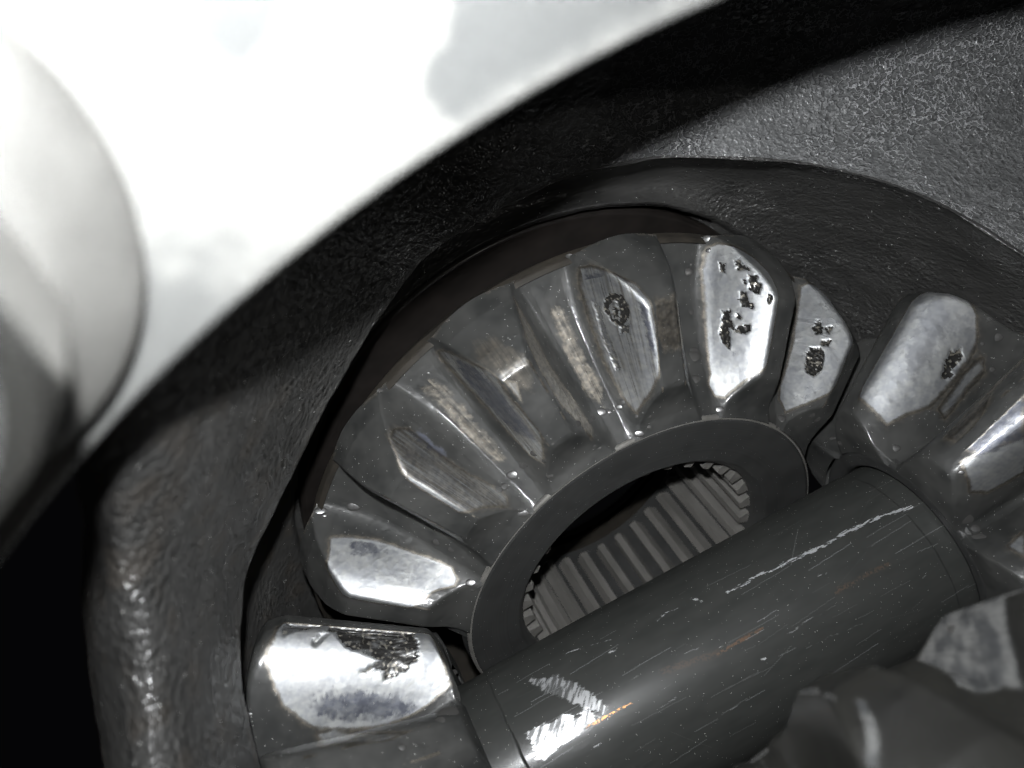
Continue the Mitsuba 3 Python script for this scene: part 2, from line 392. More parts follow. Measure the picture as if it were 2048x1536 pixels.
# marks of wear and painted highlights in the teeth's own coordinates: s along the tooth, q across it (0.5 tip edge, 1.2 foot of the flank)
MARKS = {
    'side_gear__tooth': [
        ('bare', .95, [(.852, -1.022), (.76, -1.08), (.587, -1.152), (.414, -1.181), (.248, -1.225), (.169, -1.239), (.123, -1.123), (.129, -1.007), (.242, -.804), (.282, -.616), (.341, -.441), (.534, -.353), (.7, -.353), (.76, -.529), (.813, -.659), (.826, -.862)]),
        ('stain', .8, [(.747, -1.036), (.66, -1.094), (.527, -1.109), (.56, -1.007), (.667, -.949), (.74, -.949)]),
    ],
    'side_gear__tooth_001': [
        ('bare', .55, [(.826, -.906), (.76, -1.007), (.62, -.993), (.394, -.993), (.222, -1.109), (.143, -1.123), (.116, -.978), (.235, -.732), (.315, -.471), (.68, -.441), (.76, -.659), (.826, -.746)]),
        ('stain', .9, [(.753, -.978), (.7, -1.065), (.54, -1.051), (.507, -1.022), (.587, -.949), (.693, -.964)]),
        ('bare', .9, [(.667, -.471), (.574, -.529), (.315, -.471), (.341, -.353), (.507, -.353), (.64, -.382)]),
        ('bare', .33, [(.813, -1.428), (.767, -1.5), (.487, -1.5), (.255, -1.5), (.288, -1.384), (.487, -1.37)]),
    ],
    'side_gear__tooth_002': [
        ('bare', .62, [(.917, 1.239), (.891, 1.065), (.826, .833), (.747, .572), (.693, .5), (.614, .558), (.341, .471), (.268, .616), (.169, .877), (.222, 1.036), (.467, 1.181), (.747, 1.254), (.878, 1.254)]),
        ('stain', .75, [(.859, 1.022), (.773, .761), (.687, .659), (.434, .601), (.308, .659), (.368, .993), (.56, 1.152), (.74, 1.196)]),
        ('bare', .45, [(.917, -1.065), (.872, -.993), (.747, -.717), (.594, -.63), (.401, -.601), (.248, -.775), (.129, -.848), (.169, -1.022), (.335, -1.007), (.554, -.92), (.76, -1.036)]),
        ('bare', .16, [(.878, .471), (.839, -.118), (.72, -.5), (.653, -.572), (.514, -.088), (.607, .382), (.7, .471), (.773, .63), (.826, .674)]),
        ('bare', .55, [(.667, .412), (.62, .118), (.534, .353), (.607, .382)]),
        ('bare', .33, [(.813, 1.5), (.767, 1.428), (.487, 1.457), (.255, 1.457), (.288, 1.5), (.487, 1.5)]),
        ('bare', .33, [(.76, -1.457), (.733, -1.5), (.487, -1.5), (.268, -1.5), (.222, -1.471), (.282, -1.341), (.521, -1.399)]),
    ],
    'side_gear__tooth_003': [
        ('bare', .72, [(.917, 1.196), (.917, 1.065), (.859, .804), (.78, .5), (.693, .353), (.567, .353), (.321, .514), (.202, .804), (.123, 1.065), (.215, 1.196), (.408, 1.239), (.653, 1.225), (.833, 1.225)]),
        ('stain', .8, [(.891, 1.167), (.872, .978), (.82, .906), (.787, 1.007), (.826, 1.181)]),
        ('pit', .8, [(.76, .935), (.753, .804), (.687, .746), (.62, .79), (.58, .906), (.607, .993), (.673, 1.051), (.733, 1.007)]),
        ('unpit', .9, [(.72, .92), (.713, .862), (.653, .877), (.614, .906), (.627, .978), (.68, .993)]),
        ('pit', .8, [(.687, .935), (.68, .891), (.633, .906), (.633, .964)]),
        ('pit', .6, [(.594, .906), (.587, .79), (.547, .833), (.547, .935)]),
        ('stain', .9, [(.707, .601), (.687, .5), (.56, .5), (.414, .514), (.428, .587), (.567, .601)]),
        ('pit', .5, [(.727, 1.152), (.707, 1.08), (.56, 1.094), (.368, 1.065), (.348, 1.152), (.494, 1.181)]),
        ('bare', .3, [(.693, .235), (.667, -1.312), (.673, -.558), (.428, -1.384), (.421, .235), (.507, .324)]),
        ('bare', .33, [(.76, 1.5), (.733, 1.442), (.487, 1.442), (.268, 1.413), (.222, 1.5), (.288, 1.5), (.521, 1.5)]),
    ],
    'side_gear__tooth_004': [
        ('bare', 1.0, [(.937, 1.21), (.951, 1.138), (.93, .935), (.878, .572), (.806, .353), (.727, .353), (.633, .353), (.514, .353), (.295, .412), (.248, .674), (.182, .862), (.103, 1.109), (.103, 1.268), (.162, 1.326), (.222, 1.268), (.434, 1.239), (.614, 1.225), (.787, 1.239), (.891, 1.225)]),
        ('pit', 1.0, [(.839, 1.109), (.839, 1.051), (.787, 1.051), (.793, 1.094)]),
        ('pit', 1.0, [(.852, .964), (.865, .92), (.826, .891), (.82, .833), (.8, .833), (.806, .935)]),
        ('pit', 1.0, [(.773, .833), (.78, .746), (.74, .746), (.687, .761), (.7, .819)]),
        ('pit', 1.0, [(.68, .906), (.68, .848), (.627, .819), (.62, .761), (.594, .775), (.607, .877), (.633, .906)]),
        ('pit', 1.0, [(.574, 1.08), (.574, .993), (.527, .993), (.487, .949), (.467, .949), (.494, 1.022), (.401, .993), (.368, 1.007), (.388, 1.065), (.448, 1.123), (.507, 1.08)]),
        ('pit', 1.0, [(.487, .935), (.507, .79), (.474, .775), (.448, .862), (.461, .949)]),
        ('pit', 1.0, [(.567, .935), (.567, .891), (.534, .891), (.54, .935)]),
        ('pit', 1.0, [(.733, .761), (.733, .688), (.673, .717), (.673, .761)]),
        ('pit', 1.0, [(.673, .601), (.667, .529), (.627, .587)]),
        ('pit', 1.0, [(.747, .891), (.753, .848), (.727, .862)]),
        ('stain', .7, [(.394, 1.152), (.355, 1.022), (.335, .949), (.282, 1.036), (.301, 1.138)]),
        ('stain', .4, [(.937, 1.21), (.937, 1.094), (.773, 1.051), (.68, 1.167), (.767, 1.225)]),
        ('stain', .35, [(.521, 1.225), (.527, 1.152), (.268, 1.167), (.262, 1.254)]),
    ],
    'side_gear__tooth_005': [
        ('bare', .95, [(.937, 1.181), (.972, 1.109), (.979, .587), (.924, .353), (.826, .471), (.74, .353), (.66, .353), (.514, .353), (.388, .353), (.301, .572), (.215, .804), (.109, 1.152), (.176, 1.254), (.255, 1.239), (.394, 1.167), (.554, 1.123), (.767, 1.138)]),
        ('pit', 1.0, [(.68, .964), (.733, .935), (.733, .891), (.66, .862), (.647, .92)]),
        ('pit', 1.0, [(.713, .848), (.72, .79), (.673, .804), (.673, .848)]),
        ('pit', 1.0, [(.487, .978), (.554, .935), (.574, .848), (.521, .775), (.448, .761), (.381, .833), (.394, .935), (.441, .949)]),
        ('pit', 1.0, [(.614, .848), (.64, .761), (.594, .775), (.587, .848)]),
        ('stain', .35, [(.904, 1.181), (.951, 1.094), (.846, 1.007), (.72, 1.08)]),
        ('stain', .35, [(.454, 1.138), (.474, 1.007), (.335, 1.036), (.301, 1.138)]),
    ],
    'pinion_gear_001__tooth_001': [
        ('bare', 1.0, [(.623, .368), (.486, .368), (.415, .368), (.285, .368), (.149, .368), (.142, .368), (.1, .368), (.086, .421), (.072, .887), (.065, 1.113), (.086, 1.153), (.213, 1.247), (.393, 1.22), (.665, 1.113), (.74, .993), (.74, .887), (.732, .78), (.68, .647)]),
        ('chip', 1.0, [(.479, .368), (.415, .368), (.285, .368), (.149, .368), (.156, .553), (.149, .66), (.17, .833), (.228, .913), (.292, .953), (.328, .953), (.314, .887), (.4, .9), (.407, .887), (.321, .82), (.379, .753), (.429, .7), (.45, .62), (.45, .553), (.479, .553)]),
        ('chip', .8, [(.623, .368), (.558, .368), (.494, .368), (.494, .395), (.537, .527), (.608, .58), (.65, .633)]),
        ('chip', .5, [(.508, .58), (.479, .58), (.508, .647), (.544, .7), (.551, .673)]),
        ('stain', 1.0, [(.643, 1.007), (.587, .98), (.486, .98), (.35, 1.033), (.242, 1.14), (.228, 1.207), (.343, 1.193), (.529, 1.113), (.63, 1.06)]),
        ('bare', .75, [(.665, 1.14), (.587, 1.14), (.328, 1.38), (.386, 1.38), (.501, 1.287), (.672, 1.207)]),
    ],
    'pinion_gear_001__tooth_002': [
        ('bare', .6, [(.594, -.78), (.529, -.78), (.321, -.513), (.364, -.395), (.443, -.5), (.58, -.62)]),
    ],
    'pinion_gear__tooth_001': [
        ('bare', 1.0, [(.594, .368), (.688, .368), (.755, .633), (.784, .727), (.826, .82), (.805, .927), (.748, 1.007), (.68, 1.033), (.522, 1.06), (.386, 1.073), (.163, .953), (.17, .513), (.213, .368), (.364, .368), (.522, .368)]),
        ('pit', .9, [(.551, .967), (.623, .94), (.672, .98), (.657, 1.007), (.58, 1.02), (.522, 1.033), (.515, 1.007)]),
        ('stain', .7, [(.522, .94), (.616, .913), (.695, .98), (.68, 1.033), (.522, 1.06), (.479, 1.007)]),
        ('bare', .8, [(.422, 1.14), (.573, 1.087), (.703, 1.073), (.748, 1.1), (.725, 1.14), (.601, 1.153), (.429, 1.207)]),
        ('stain', .5, [(.587, .62), (.755, .647), (.688, .86), (.529, .9), (.379, .9), (.379, .727)]),
    ],
    'pinion_gear__tooth_002': [
        ('bare', .8, [(.292, -.887), (.4, -.847), (.501, -.833), (.529, -.82), (.508, -.833), (.407, -.833), (.285, -.873)]),
        ('bare', .45, [(.199, -.66), (.386, -.713), (.608, -.727), (.826, -1.367), (.264, -.368), (.199, -.368)]),
        ('stain', .8, [(.206, .158), (.472, -.053), (.386, .687), (.221, .553)]),
        ('bare', .6, [(.206, .158), (.472, -.053), (.386, .687), (.221, .553)]),
        ('bare', .95, [(.17, .368), (.213, .527), (.386, .673), (.379, .993), (.213, .98), (.142, .847), (.156, .607)]),
    ],
    'pinion_gear__tooth_003': [
        ('bare', .95, [(.149, -.967), (.242, -1.033), (.163, -.807)]),
    ],
    'side_gear_001__tooth_002': [
        ('bare', .55, [(.133, .99), (.198, .684), (.255, .167), (.363, -.0), (.543, -.125), (.552, 1.133), (.408, 1.133), (.264, 1.092)]),
        ('bare', 1.0, [(.282, 1.112), (.417, 1.071), (.489, 1.092), (.453, 1.153), (.372, 1.194), (.309, 1.173)]),
    ],
    'side_gear_001__tooth_001': [
        ('bare', .9, [(.745, .25), (.754, .167), (.8, .292), (.837, .458), (.874, .704), (.865, .765), (.8, .417)]),  # highlight along the ridge, painted as bare metal
        ('bare', .9, [(.255, .417), (.417, .292), (.552, .5), (.3, .52)]),  # glint on the tip, painted as bare metal
    ],
    'side_gear_001__tooth': [
        ('bare', .9, [(.0, -1.5), (.0, -1.5), (.008, -1.5), (.017, -1.5)]),
        ('bare', .9, [(.033, -1.5), (.033, -1.5), (.124, -1.5), (.096, -1.5)]),
    ],
}


def wear_of(key):
    if key not in MARKS and not key.startswith('side_gear'):
        return None

    def fn(S, Q, v):
        n1 = meshkit.fbm(v * 1.6, 3, 21) - 0.5
        n2 = meshkit.fbm(v * 5.0, 2, 22) - 0.5
        bare, pit, depth = np.zeros(len(v)), np.zeros(len(v)), np.zeros(len(v))
        X, Y = S * 22.0, Q * 11.0
        ridge = np.exp(-((np.abs(Q) - 0.5) / 0.035) ** 2) * ((S > 0.22) & (S < 0.70))
        ridge *= 1.9 if key.startswith('side_gear_001') else 1.0  # near gear: specular ridge line put into the bare colour
        rim = step(0.975, 0.995, S) * (np.abs(Q) > 0.6)
        worn = step(0.42, 0.62, meshkit.fbm(v * [0.9, 0.9, 0.9], 3, 61))
        bare = np.maximum(0.30 * ridge * worn, 0.16 * rim * step(0.35, 0.5, meshkit.fbm(v * 2.5, 2, 62)))
        for kind, val, poly in MARKS.get(key, []):
            P = np.array(poly) * [22.0, 11.0]
            near = (X > P[:, 0].min() - 2) & (X < P[:, 0].max() + 2) & (Y > P[:, 1].min() - 2) & (Y < P[:, 1].max() + 2)
            if not near.any():
                continue
            i = np.where(near)[0]
            d = poly_dist(X[i], Y[i], P)
            if kind == 'bare':
                soft = 0.45 if val > 0.4 else 1.1
                d = d + n1[i] * (0.22 if val > 0.4 else 1.4) + n2[i] * (0.16 if val > 0.4 else 0.4)
                k = step(soft, -soft, d)
                scr = 1 if val > 0.9 else 1 + 0.5 * (meshkit.noise(np.stack([X[i] * 0.35, Y[i] * 9, 0 * X[i]], -1), 31) - 0.5)
                halo = 0.16 * step(1.3, -0.2, d + n1[i] * 0.8) if val > 0.4 else 0.0
                bare[i] = np.maximum(bare[i], np.maximum(val * k * scr, halo))
                depth[i] = np.maximum(depth[i], 0.03 * k)
            elif kind == 'stain':
                k = step(0.5, -0.6, d + n1[i] * 1.4 + n2[i] * 0.8)
                pit[i] = np.where(pit[i] > 0.02, pit[i], -val * k)
            elif kind == 'pit':
                k = step(0.10, -0.08, d + n2[i] * 0.55 + n1[i] * 0.4)
                pit[i] = np.maximum(pit[i], val * k)
                depth[i] += 0.22 * k * (0.7 + 1.6 * n2[i])
            elif kind == 'unpit':
                k = step(0.06, -0.06, d + n2[i] * 0.3)
                pit[i] *= 1 - k
                depth[i] -= 0.14 * k
            elif kind == 'chip':
                k = step(0.12, -0.12, d + n2[i] * 0.5)
                bite = np.clip(-d, 0, 3.0)
                n3 = meshkit.fbm(np.stack([X[i] * 1.3, Y[i] * 2.6, 0 * d], -1), 4, 41) - 0.5
                pit[i] = np.maximum(pit[i], val * k * (0.64 + 0.5 * n3))
                depth[i] += k * (0.14 + 0.20 * bite + 0.17 * n3)
        return bare, pit, depth
    return fn


def tooth(key, root, tip, cut, pitch, land, groove, centre, axis, sign, ns=150, nf=70, bumpy=0.026, dy=0.0, bsdf='gear_steel', bulge=0.36):
    S, Q, rad, ax, dang, h = tooth_grid(root, tip, cut, pitch, land, groove, ns, nf, bulge, 0.55 if axis == 'y' else 0.0)
    P = place(rad, ax, math.radians(centre) + dang, axis, sign)
    P[..., 1] += dy
    n, m = S.shape
    f = grid_faces(n, m)
    v = P.reshape(-1, 3)
    nv = vnormals(v, f)
    c = v.mean(0)
    outward = np.array([0, -sign, 0.0]) if axis == 'y' else (c * [0, 1, 1])
    if (nv.mean(0) @ outward) < 0:
        f, nv = f[:, ::-1], -nv
    lump = (meshkit.fbm(v * 0.45, 3, seed=3) - 0.5) * 2.5 + (meshkit.noise(v * 1.7, 5) - 0.5) * 1.2 + (meshkit.noise(v * 3.6, 6) - 0.5) * 0.75
    v = v + nv * ((bumpy * (1.1 if 'side_gear_001' in key else 1.0)) * lump)[:, None]
    uv = np.zeros((len(v), 2))
    wear = wear_of(key)
    if wear:
        u, pit, depth = wear(S.ravel(), Q.ravel(), v)
        uv[:, 0], uv[:, 1] = u, pit
        v = v - nv * depth[:, None]
    nn = vnormals(v, f).reshape(n, m, 3)
    # neighbours meet in the groove floor: the rim normals of both are the same there
    for e in (0, -1):
        nn[:, e] = nv.reshape(n, m, 3)[:, e]
    put(key, v, f, bsdf, normals=nn.reshape(-1, 3), uv=uv)
    GEOM[key + '#sq'] = (S.ravel(), Q.ravel())


SIDE_P = 2 * math.pi / 14
SIDE_LAND, SIDE_GROOVE = (0.205, 0.20), (0.72, 0.62, 0.56)
for k in range(1, 7):
    tooth(numbered('side_gear__tooth'), SIDE_ROOT, SIDE_TIP, SIDE_CUT, SIDE_P, SIDE_LAND, SIDE_GROOVE, 153.57 - 25.714 * (k - 1), 'y', 1)

v, f = revolve(fillet([(17.15, 34), (17.15, 15.3), (18.2, 14.15), (24.35, 13.75), (24.95, 14.15), (25.2, 16)], 0.25), 'y', 360)
put('side_gear__hub', v, f, 'hub_steel', smooth=40)
v, f = revolve(fillet([(39.9, 27.9), (40.3, 28.5), (40.4, 29.6), (37.0, 34.5), (20, 38.2)], 0.25), 'y', 360)
put('side_gear__back_cone', v, f, 'back_steel', smooth=40)
v, f = revolve(fillet([(24.55, 13.80), (24.72, 13.80), (24.98, 14.06), (24.98, 14.3)], 0.1, 4), 'y', 360)  # pale band stands in for the highlight on the hub edge
put('side_gear__hub_edge_glint', v * [1.0004, 1, 1.0004] + [0, -0.02, 0], f, 'spline_steel', smooth=60)
# splines of the bore
for k in range(32):
    a = math.radians(360 / 32 * k)
    w0, w1 = math.radians(3.3), math.radians(1.9)
    prof = [(-w0, 17.3), (-w1, 15.6), (w1, 15.6), (w0, 17.3)]
    pts = []
    for y in (16.2, 20.0, 32.0):
        dr_ = 0.0
        pts.append([[(r + dr_ * (r < 17)) * math.cos(a + b), y, (r + dr_ * (r < 17)) * math.sin(a + b)] for b, r in prof])
    v = np.array(pts).reshape(-1, 3)
    f = grid_faces(3, 4, flip=True)
    f = np.vstack([f, [[0, 1, 2], [0, 2, 3]]])
    put(numbered('side_gear__spline'), v, f, 'spline_steel', smooth=30)
labels['side_gear'] = {'label': 'large oily toothed gear in the middle with a grooved bore and pitted polished teeth', 'category': 'gear'}

# near side gear, lower right
DY2 = -5.5
for k in range(5):
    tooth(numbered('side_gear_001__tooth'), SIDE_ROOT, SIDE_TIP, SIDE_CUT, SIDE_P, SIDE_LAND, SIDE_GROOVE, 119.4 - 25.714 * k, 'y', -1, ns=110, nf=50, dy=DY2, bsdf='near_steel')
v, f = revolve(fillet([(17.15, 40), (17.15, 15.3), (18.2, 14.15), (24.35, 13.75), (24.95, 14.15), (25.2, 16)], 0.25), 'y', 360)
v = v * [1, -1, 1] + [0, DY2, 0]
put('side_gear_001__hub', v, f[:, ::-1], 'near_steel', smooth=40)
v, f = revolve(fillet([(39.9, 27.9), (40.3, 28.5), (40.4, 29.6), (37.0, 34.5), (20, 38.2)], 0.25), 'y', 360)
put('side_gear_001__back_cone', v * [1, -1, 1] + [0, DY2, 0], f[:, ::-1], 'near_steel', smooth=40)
labels['side_gear_001'] = {'label': 'blurred dark toothed gear close to the lens in the lower right corner', 'category': 'gear'}

# pinions on the cross pin
PIN_P = 2 * math.pi / 8
for name, sign, phase in (('pinion_gear', 1, 54), ('pinion_gear_001', -1, 54)):
    for k in (-1, 0, 1, 2):
        tooth(numbered(name + '__tooth'), PIN_ROOT, PIN_TIP, PIN_CUT, PIN_P, (0.15, 0.15), (0.80, 0.78, 0.78), phase + 45 * k, 'x', sign, ns=140, nf=76, bulge=0.62)
    prof = fillet([(11.15, 45), (11.15, 28.0), (11.5, 27.55), (12.9, 27.4), (13.3, 27.6), (13.6, 28.4)], 0.2)
    v, f = revolve(prof, 'x', 256)
    put(name + '__hub', v * [sign, 1, 1], f[:, ::sign], 'hub_steel', smooth=40)
    v, f = revolve(fillet([(18.1, 47.8), (18.6, 49.0), (17.5, 49.8), (11.3, 50.5)], 0.4), 'x', 256)
    put(name + '__back', v * [sign, 1, 1], f[:, ::sign], 'hub_steel', smooth=40)
labels['pinion_gear'] = {'label': 'small gear at the upper right end of the cross pin with one broad polished tooth', 'category': 'gear'}
labels['pinion_gear_001'] = {'label': 'small gear at the lower left end of the cross pin with a deeply chipped tooth', 'category': 'gear'}

# beads of oil added for their glints, tilted to the lens: position, normal (world, mm), size
ball = trimesh.creation.icosphere(subdivisions=3)
BEADS = {
    'side_gear': [
        (-20.87, 27.77, 35.18, 0.23, -0.63, 0.74, 0.3), (-15.25, 28.78, 36.73, -0.11, -0.83, 0.54, 0.18), (-15.3, 27.75, 34.46, -0.12, -0.8, 0.58, 0.14),
        (-10.5, 17.33, 25.43, -0.37, -0.63, 0.69, 0.36), (-11.86, 17.45, 24.76, -0.21, -0.62, 0.76, 0.48), (-13.44, 16.82, 24.31, 0.1, -0.56, 0.82, 0.36),
        (-14.21, 16.71, 24.64, 0.12, -0.58, 0.81, 0.36), (-9.21, 15.86, 28.03, -0.51, -0.62, 0.59, 0.36), (-8.67, 14.62, 27.58, -0.48, -0.66, 0.58, 0.24),
        (-8.69, 14.49, 25.21, -0.17, -0.82, 0.55, 0.3), (-7.47, 14.08, 29.99, -0.13, -0.77, 0.62, 0.14), (-4.13, 14.91, 30.19, 0.2, -0.69, 0.7, 0.36),
        (-2.4, 16.11, 28.35, 0.19, -0.63, 0.75, 0.3), (-1.66, 16.84, 27.87, 0.16, -0.6, 0.78, 0.3), (-0.32, 17.46, 27.44, -0.14, -0.61, 0.78, 0.48),
        (0.52, 17.1, 27.16, -0.13, -0.63, 0.76, 0.24), (1.74, 16.98, 27.33, -0.35, -0.58, 0.74, 0.36), (2.26, 16.92, 27.79, -0.43, -0.56, 0.71, 0.3),
        (2.75, 15.04, 26.86, -0.44, -0.55, 0.71, 0.24), (2.2, 14.02, 25.3, -0.24, -0.67, 0.71, 0.42), (3.44, 14.13, 25.46, -0.15, -0.73, 0.67, 0.24),
        (3.93, 14.44, 26.55, -0.2, -0.83, 0.53, 0.18), (3.98, 28.55, 40.33, -0.48, -0.68, 0.55, 0.3), (-3.04, 14.42, 26.37, -0.1, -0.81, 0.58, 0.18),
        (-2.54, 14.28, 25.83, -0.12, -0.75, 0.65, 0.18), (21.19, 28.19, 34.44, -0.48, -0.59, 0.65, 0.48), (20.76, 27.25, 33.48, -0.49, -0.58, 0.65, 0.3),
        (17.42, 27.01, 32.11, -0.16, -0.79, 0.59, 0.6), (18.26, 27.48, 32.55, -0.19, -0.76, 0.62, 0.18), (13.3, 20.33, 26.5, -0.08, -0.66, 0.75, 0.6),
        (12.94, 19.86, 26.27, -0.07, -0.66, 0.75, 0.72), (15.59, 24.01, 28.88, -0.08, -0.71, 0.69, 0.36), (11.7, 17.69, 25.04, -0.06, -0.63, 0.77, 0.54),
        (12.61, 14.49, 22.16, -0.25, -0.57, 0.78, 0.42), (21.21, 14.92, 14.74, -0.13, -0.56, 0.82, 0.54), (25.33, 14.32, 13.26, -0.36, -0.79, 0.5, 0.36),
        (26.14, 14.29, 12.02, -0.36, -0.8, 0.48, 0.36), (19.9, 13.97, 15.0, 0.0, -0.67, 0.74, 0.24), (-33.15, 27.97, 22.49, 0.16, -0.58, 0.8, 0.54),
        (-29.39, 26.99, 21.71, -0.06, -0.74, 0.67, 0.66), (-32.88, 27.37, 22.12, 0.19, -0.58, 0.79, 0.24), (-21.11, 14.5, 14.92, -0.04, -0.54, 0.84, 0.48),
        (-21.29, 14.08, 14.11, -0.18, -0.72, 0.67, 0.24), (-21.41, 17.8, 17.64, -0.26, -0.62, 0.74, 0.36), (-20.63, 16.49, 16.99, -0.26, -0.64, 0.73, 0.24),
        (-12.8, 14.09, 22.1, -0.14, -0.72, 0.68, 0.48), (-11.94, 17.45, 24.72, -0.21, -0.62, 0.76, 0.54), (-12.36, 17.46, 24.51, -0.2, -0.63, 0.75, 0.36),
        (-14.15, 16.61, 24.56, 0.12, -0.57, 0.81, 0.42), (-13.33, 16.91, 24.31, 0.09, -0.56, 0.82, 0.36), (-10.2, 17.07, 25.69, -0.43, -0.62, 0.66, 0.3),
        (-22.51, 19.38, 18.14, -0.26, -0.64, 0.72, 0.48),
    ],
    'pinion_gear': [
        (45.66, 8.94, 21.18, -0.42, -0.58, 0.7, 0.3), (45.7, 7.44, 19.34, -0.44, -0.58, 0.69, 0.54), (43.75, 7.72, 19.25, -0.42, -0.59, 0.69, 0.3),
        (29.07, 4.51, 13.65, -0.31, -0.5, 0.81, 0.48), (28.41, -6.43, 12.88, -0.37, -0.69, 0.63, 0.6), (29.02, -7.1, 11.4, -0.27, -0.36, 0.89, 0.54),
        (28.64, -8.29, 11.51, -0.33, -0.06, 0.94, 0.54), (29.05, 14.5, 6.28, -0.33, -0.26, 0.91, 0.36), (27.08, 10.84, 10.05, -0.79, -0.32, 0.53, 0.36),
        (43.67, 5.76, 16.63, -0.42, -0.59, 0.69, 0.36), (28.55, -4.69, 18.77, -0.49, -0.49, 0.72, 0.24),
    ],
    'pinion_gear_001': [
        (-28.64, -0.76, 18.96, 0.26, -0.04, 0.96, 0.84), (-29.38, -1.57, 19.95, 0.29, -0.16, 0.94, 0.42), (-46.36, 8.56, 20.78, 0.12, -0.57, 0.81, 0.36),
        (-27.42, 11.96, 4.28, 0.58, -0.44, 0.68, 0.36), (-33.13, -3.48, 22.44, 0.33, -0.34, 0.88, 0.36),
    ],
    'side_gear_001': [
        (9.47, -21.1, 29.93, -0.55, 0.06, 0.83, 0.36),
    ],
}

for host, rows in BEADS.items():
    dv, df = [], []
    for i, (x, y, z, nx, ny, nz, size) in enumerate(rows):
        n_ = np.array([nx, ny, nz])
        a_ = np.cross(n_, [0.3, 0.5, 0.8])
        a_ /= np.linalg.norm(a_)
        b_ = np.cross(n_, a_)
        p = ball.vertices * np.array([1.35, 0.9, 0.15]) * size
        dv.append(np.array([x, y, z]) + p[:, :1] * a_ + p[:, 1:2] * b_ + p[:, 2:] * n_)
        df.append(ball.faces + i * len(p))
    put(host + '__oil_beads', np.vstack(dv), np.vstack(df), 'oil', smooth=True)
    labels[host + '__oil_beads'] = {'label': 'added beads of oil in the feet of the teeth, tilted to glint', 'kind': 'stuff'}

# cross pin; its scratches, scuffs and copper smears are given along x and along the arc (mm)
PIN_LINES = [
    (0.16, 1.0, [(3.23, 16.79), (5.36, 16.97), (7.12, 16.78), (9.14, 17.15), (11.37, 17.25), (13.82, 17.49), (17.26, 17.38), (20.4, 17.66), (23.58, 17.93), (26.48, 18.52)]),
    (0.12, 0.9, [(-4.95, 15.65), (-3.55, 15.42), (-2.31, 15.48)]),
    (0.12, 0.9, [(-0.33, 15.37), (0.38, 16.27)]),
    (0.06, 0.7, [(-15.55, 13.41), (-12.92, 14.16), (-10.34, 14.91)]),
    (0.1, 0.9, [(-11.23, 16.32), (-10.48, 16.34)]),
    (0.08, 0.7, [(12.28, 20.06), (13.57, 20.29)]),
    (0.08, 0.6, [(14.98, 20.58), (15.52, 20.72)]),
    (0.05, 0.45, [(6.06, 23.6), (9.65, 23.46), (13.14, 23.52)]),
    (0.05, 0.3, [(6.96, 25.77), (10.28, 26.08), (13.89, 26.53)]),
    (0.04, 0.35, [(-13.52, 19.83), (-8.28, 20.07), (-2.49, 20.56)]),
    (0.05, 0.5, [(-10.66, 24.02), (-9.05, 23.79), (-7.53, 23.5)]),
    (0.1, 0.8, [(-18.24, 24.03), (-16.68, 23.8)]),
    (0.05, 0.6, [(-0.97, 21.52), (0.27, 21.74)]),
    (0.08, 0.9, [(2.37, 24.51), (2.66, 24.54)]),
    (0.04, 0.4, [(22.3, 25.59), (27.06, 24.45)]),
]
PIN_SCUFFS = [
    (0.55, [(-19.9, 14.35), (-17.26, 15.61), (-15.87, 17.63), (-14.67, 19.77), (-14.26, 21.09), (-14.84, 21.59), (-16.3, 20.56), (-17.41, 18.86), (-18.65, 17.25), (-19.91, 15.47)]),
    (0.9, [(-22.74, 19.61), (-21.73, 19.33), (-19.7, 19.86), (-18.68, 19.58), (-17.44, 20.51), (-16.06, 20.14), (-15.52, 21.51), (-17.0, 21.8), (-18.24, 21.95), (-20.03, 22.07), (-22.25, 22.47), (-23.03, 21.82)]),
]
PIN_COPPER = [
    (0.10, 1.0, [(-17.03, 21.84), (-14.14, 21.9), (-11.83, 21.97)]),
    (0.25, 0.16, [(-1.54, 21.92), (0.92, 21.93), (4.01, 21.97)]),
    (0.35, 0.07, [(13.26, 22.42), (19.76, 22.51)]),
    (0.5, 0.05, [(-7.51, 20.77), (-1.25, 21.94)]),
]


def seg_dist(px, py, pts):
    d = np.full(px.shape, 1e9)
    for (x0, y0), (x1, y1) in zip(pts[:-1], pts[1:]):
        ex, ey = x1 - x0, y1 - y0
        t = np.clip(((px - x0) * ex + (py - y0) * ey) / (ex * ex + ey * ey), 0, 1)
        d = np.minimum(d, np.hypot(px - x0 - t * ex, py - y0 - t * ey))
    return d


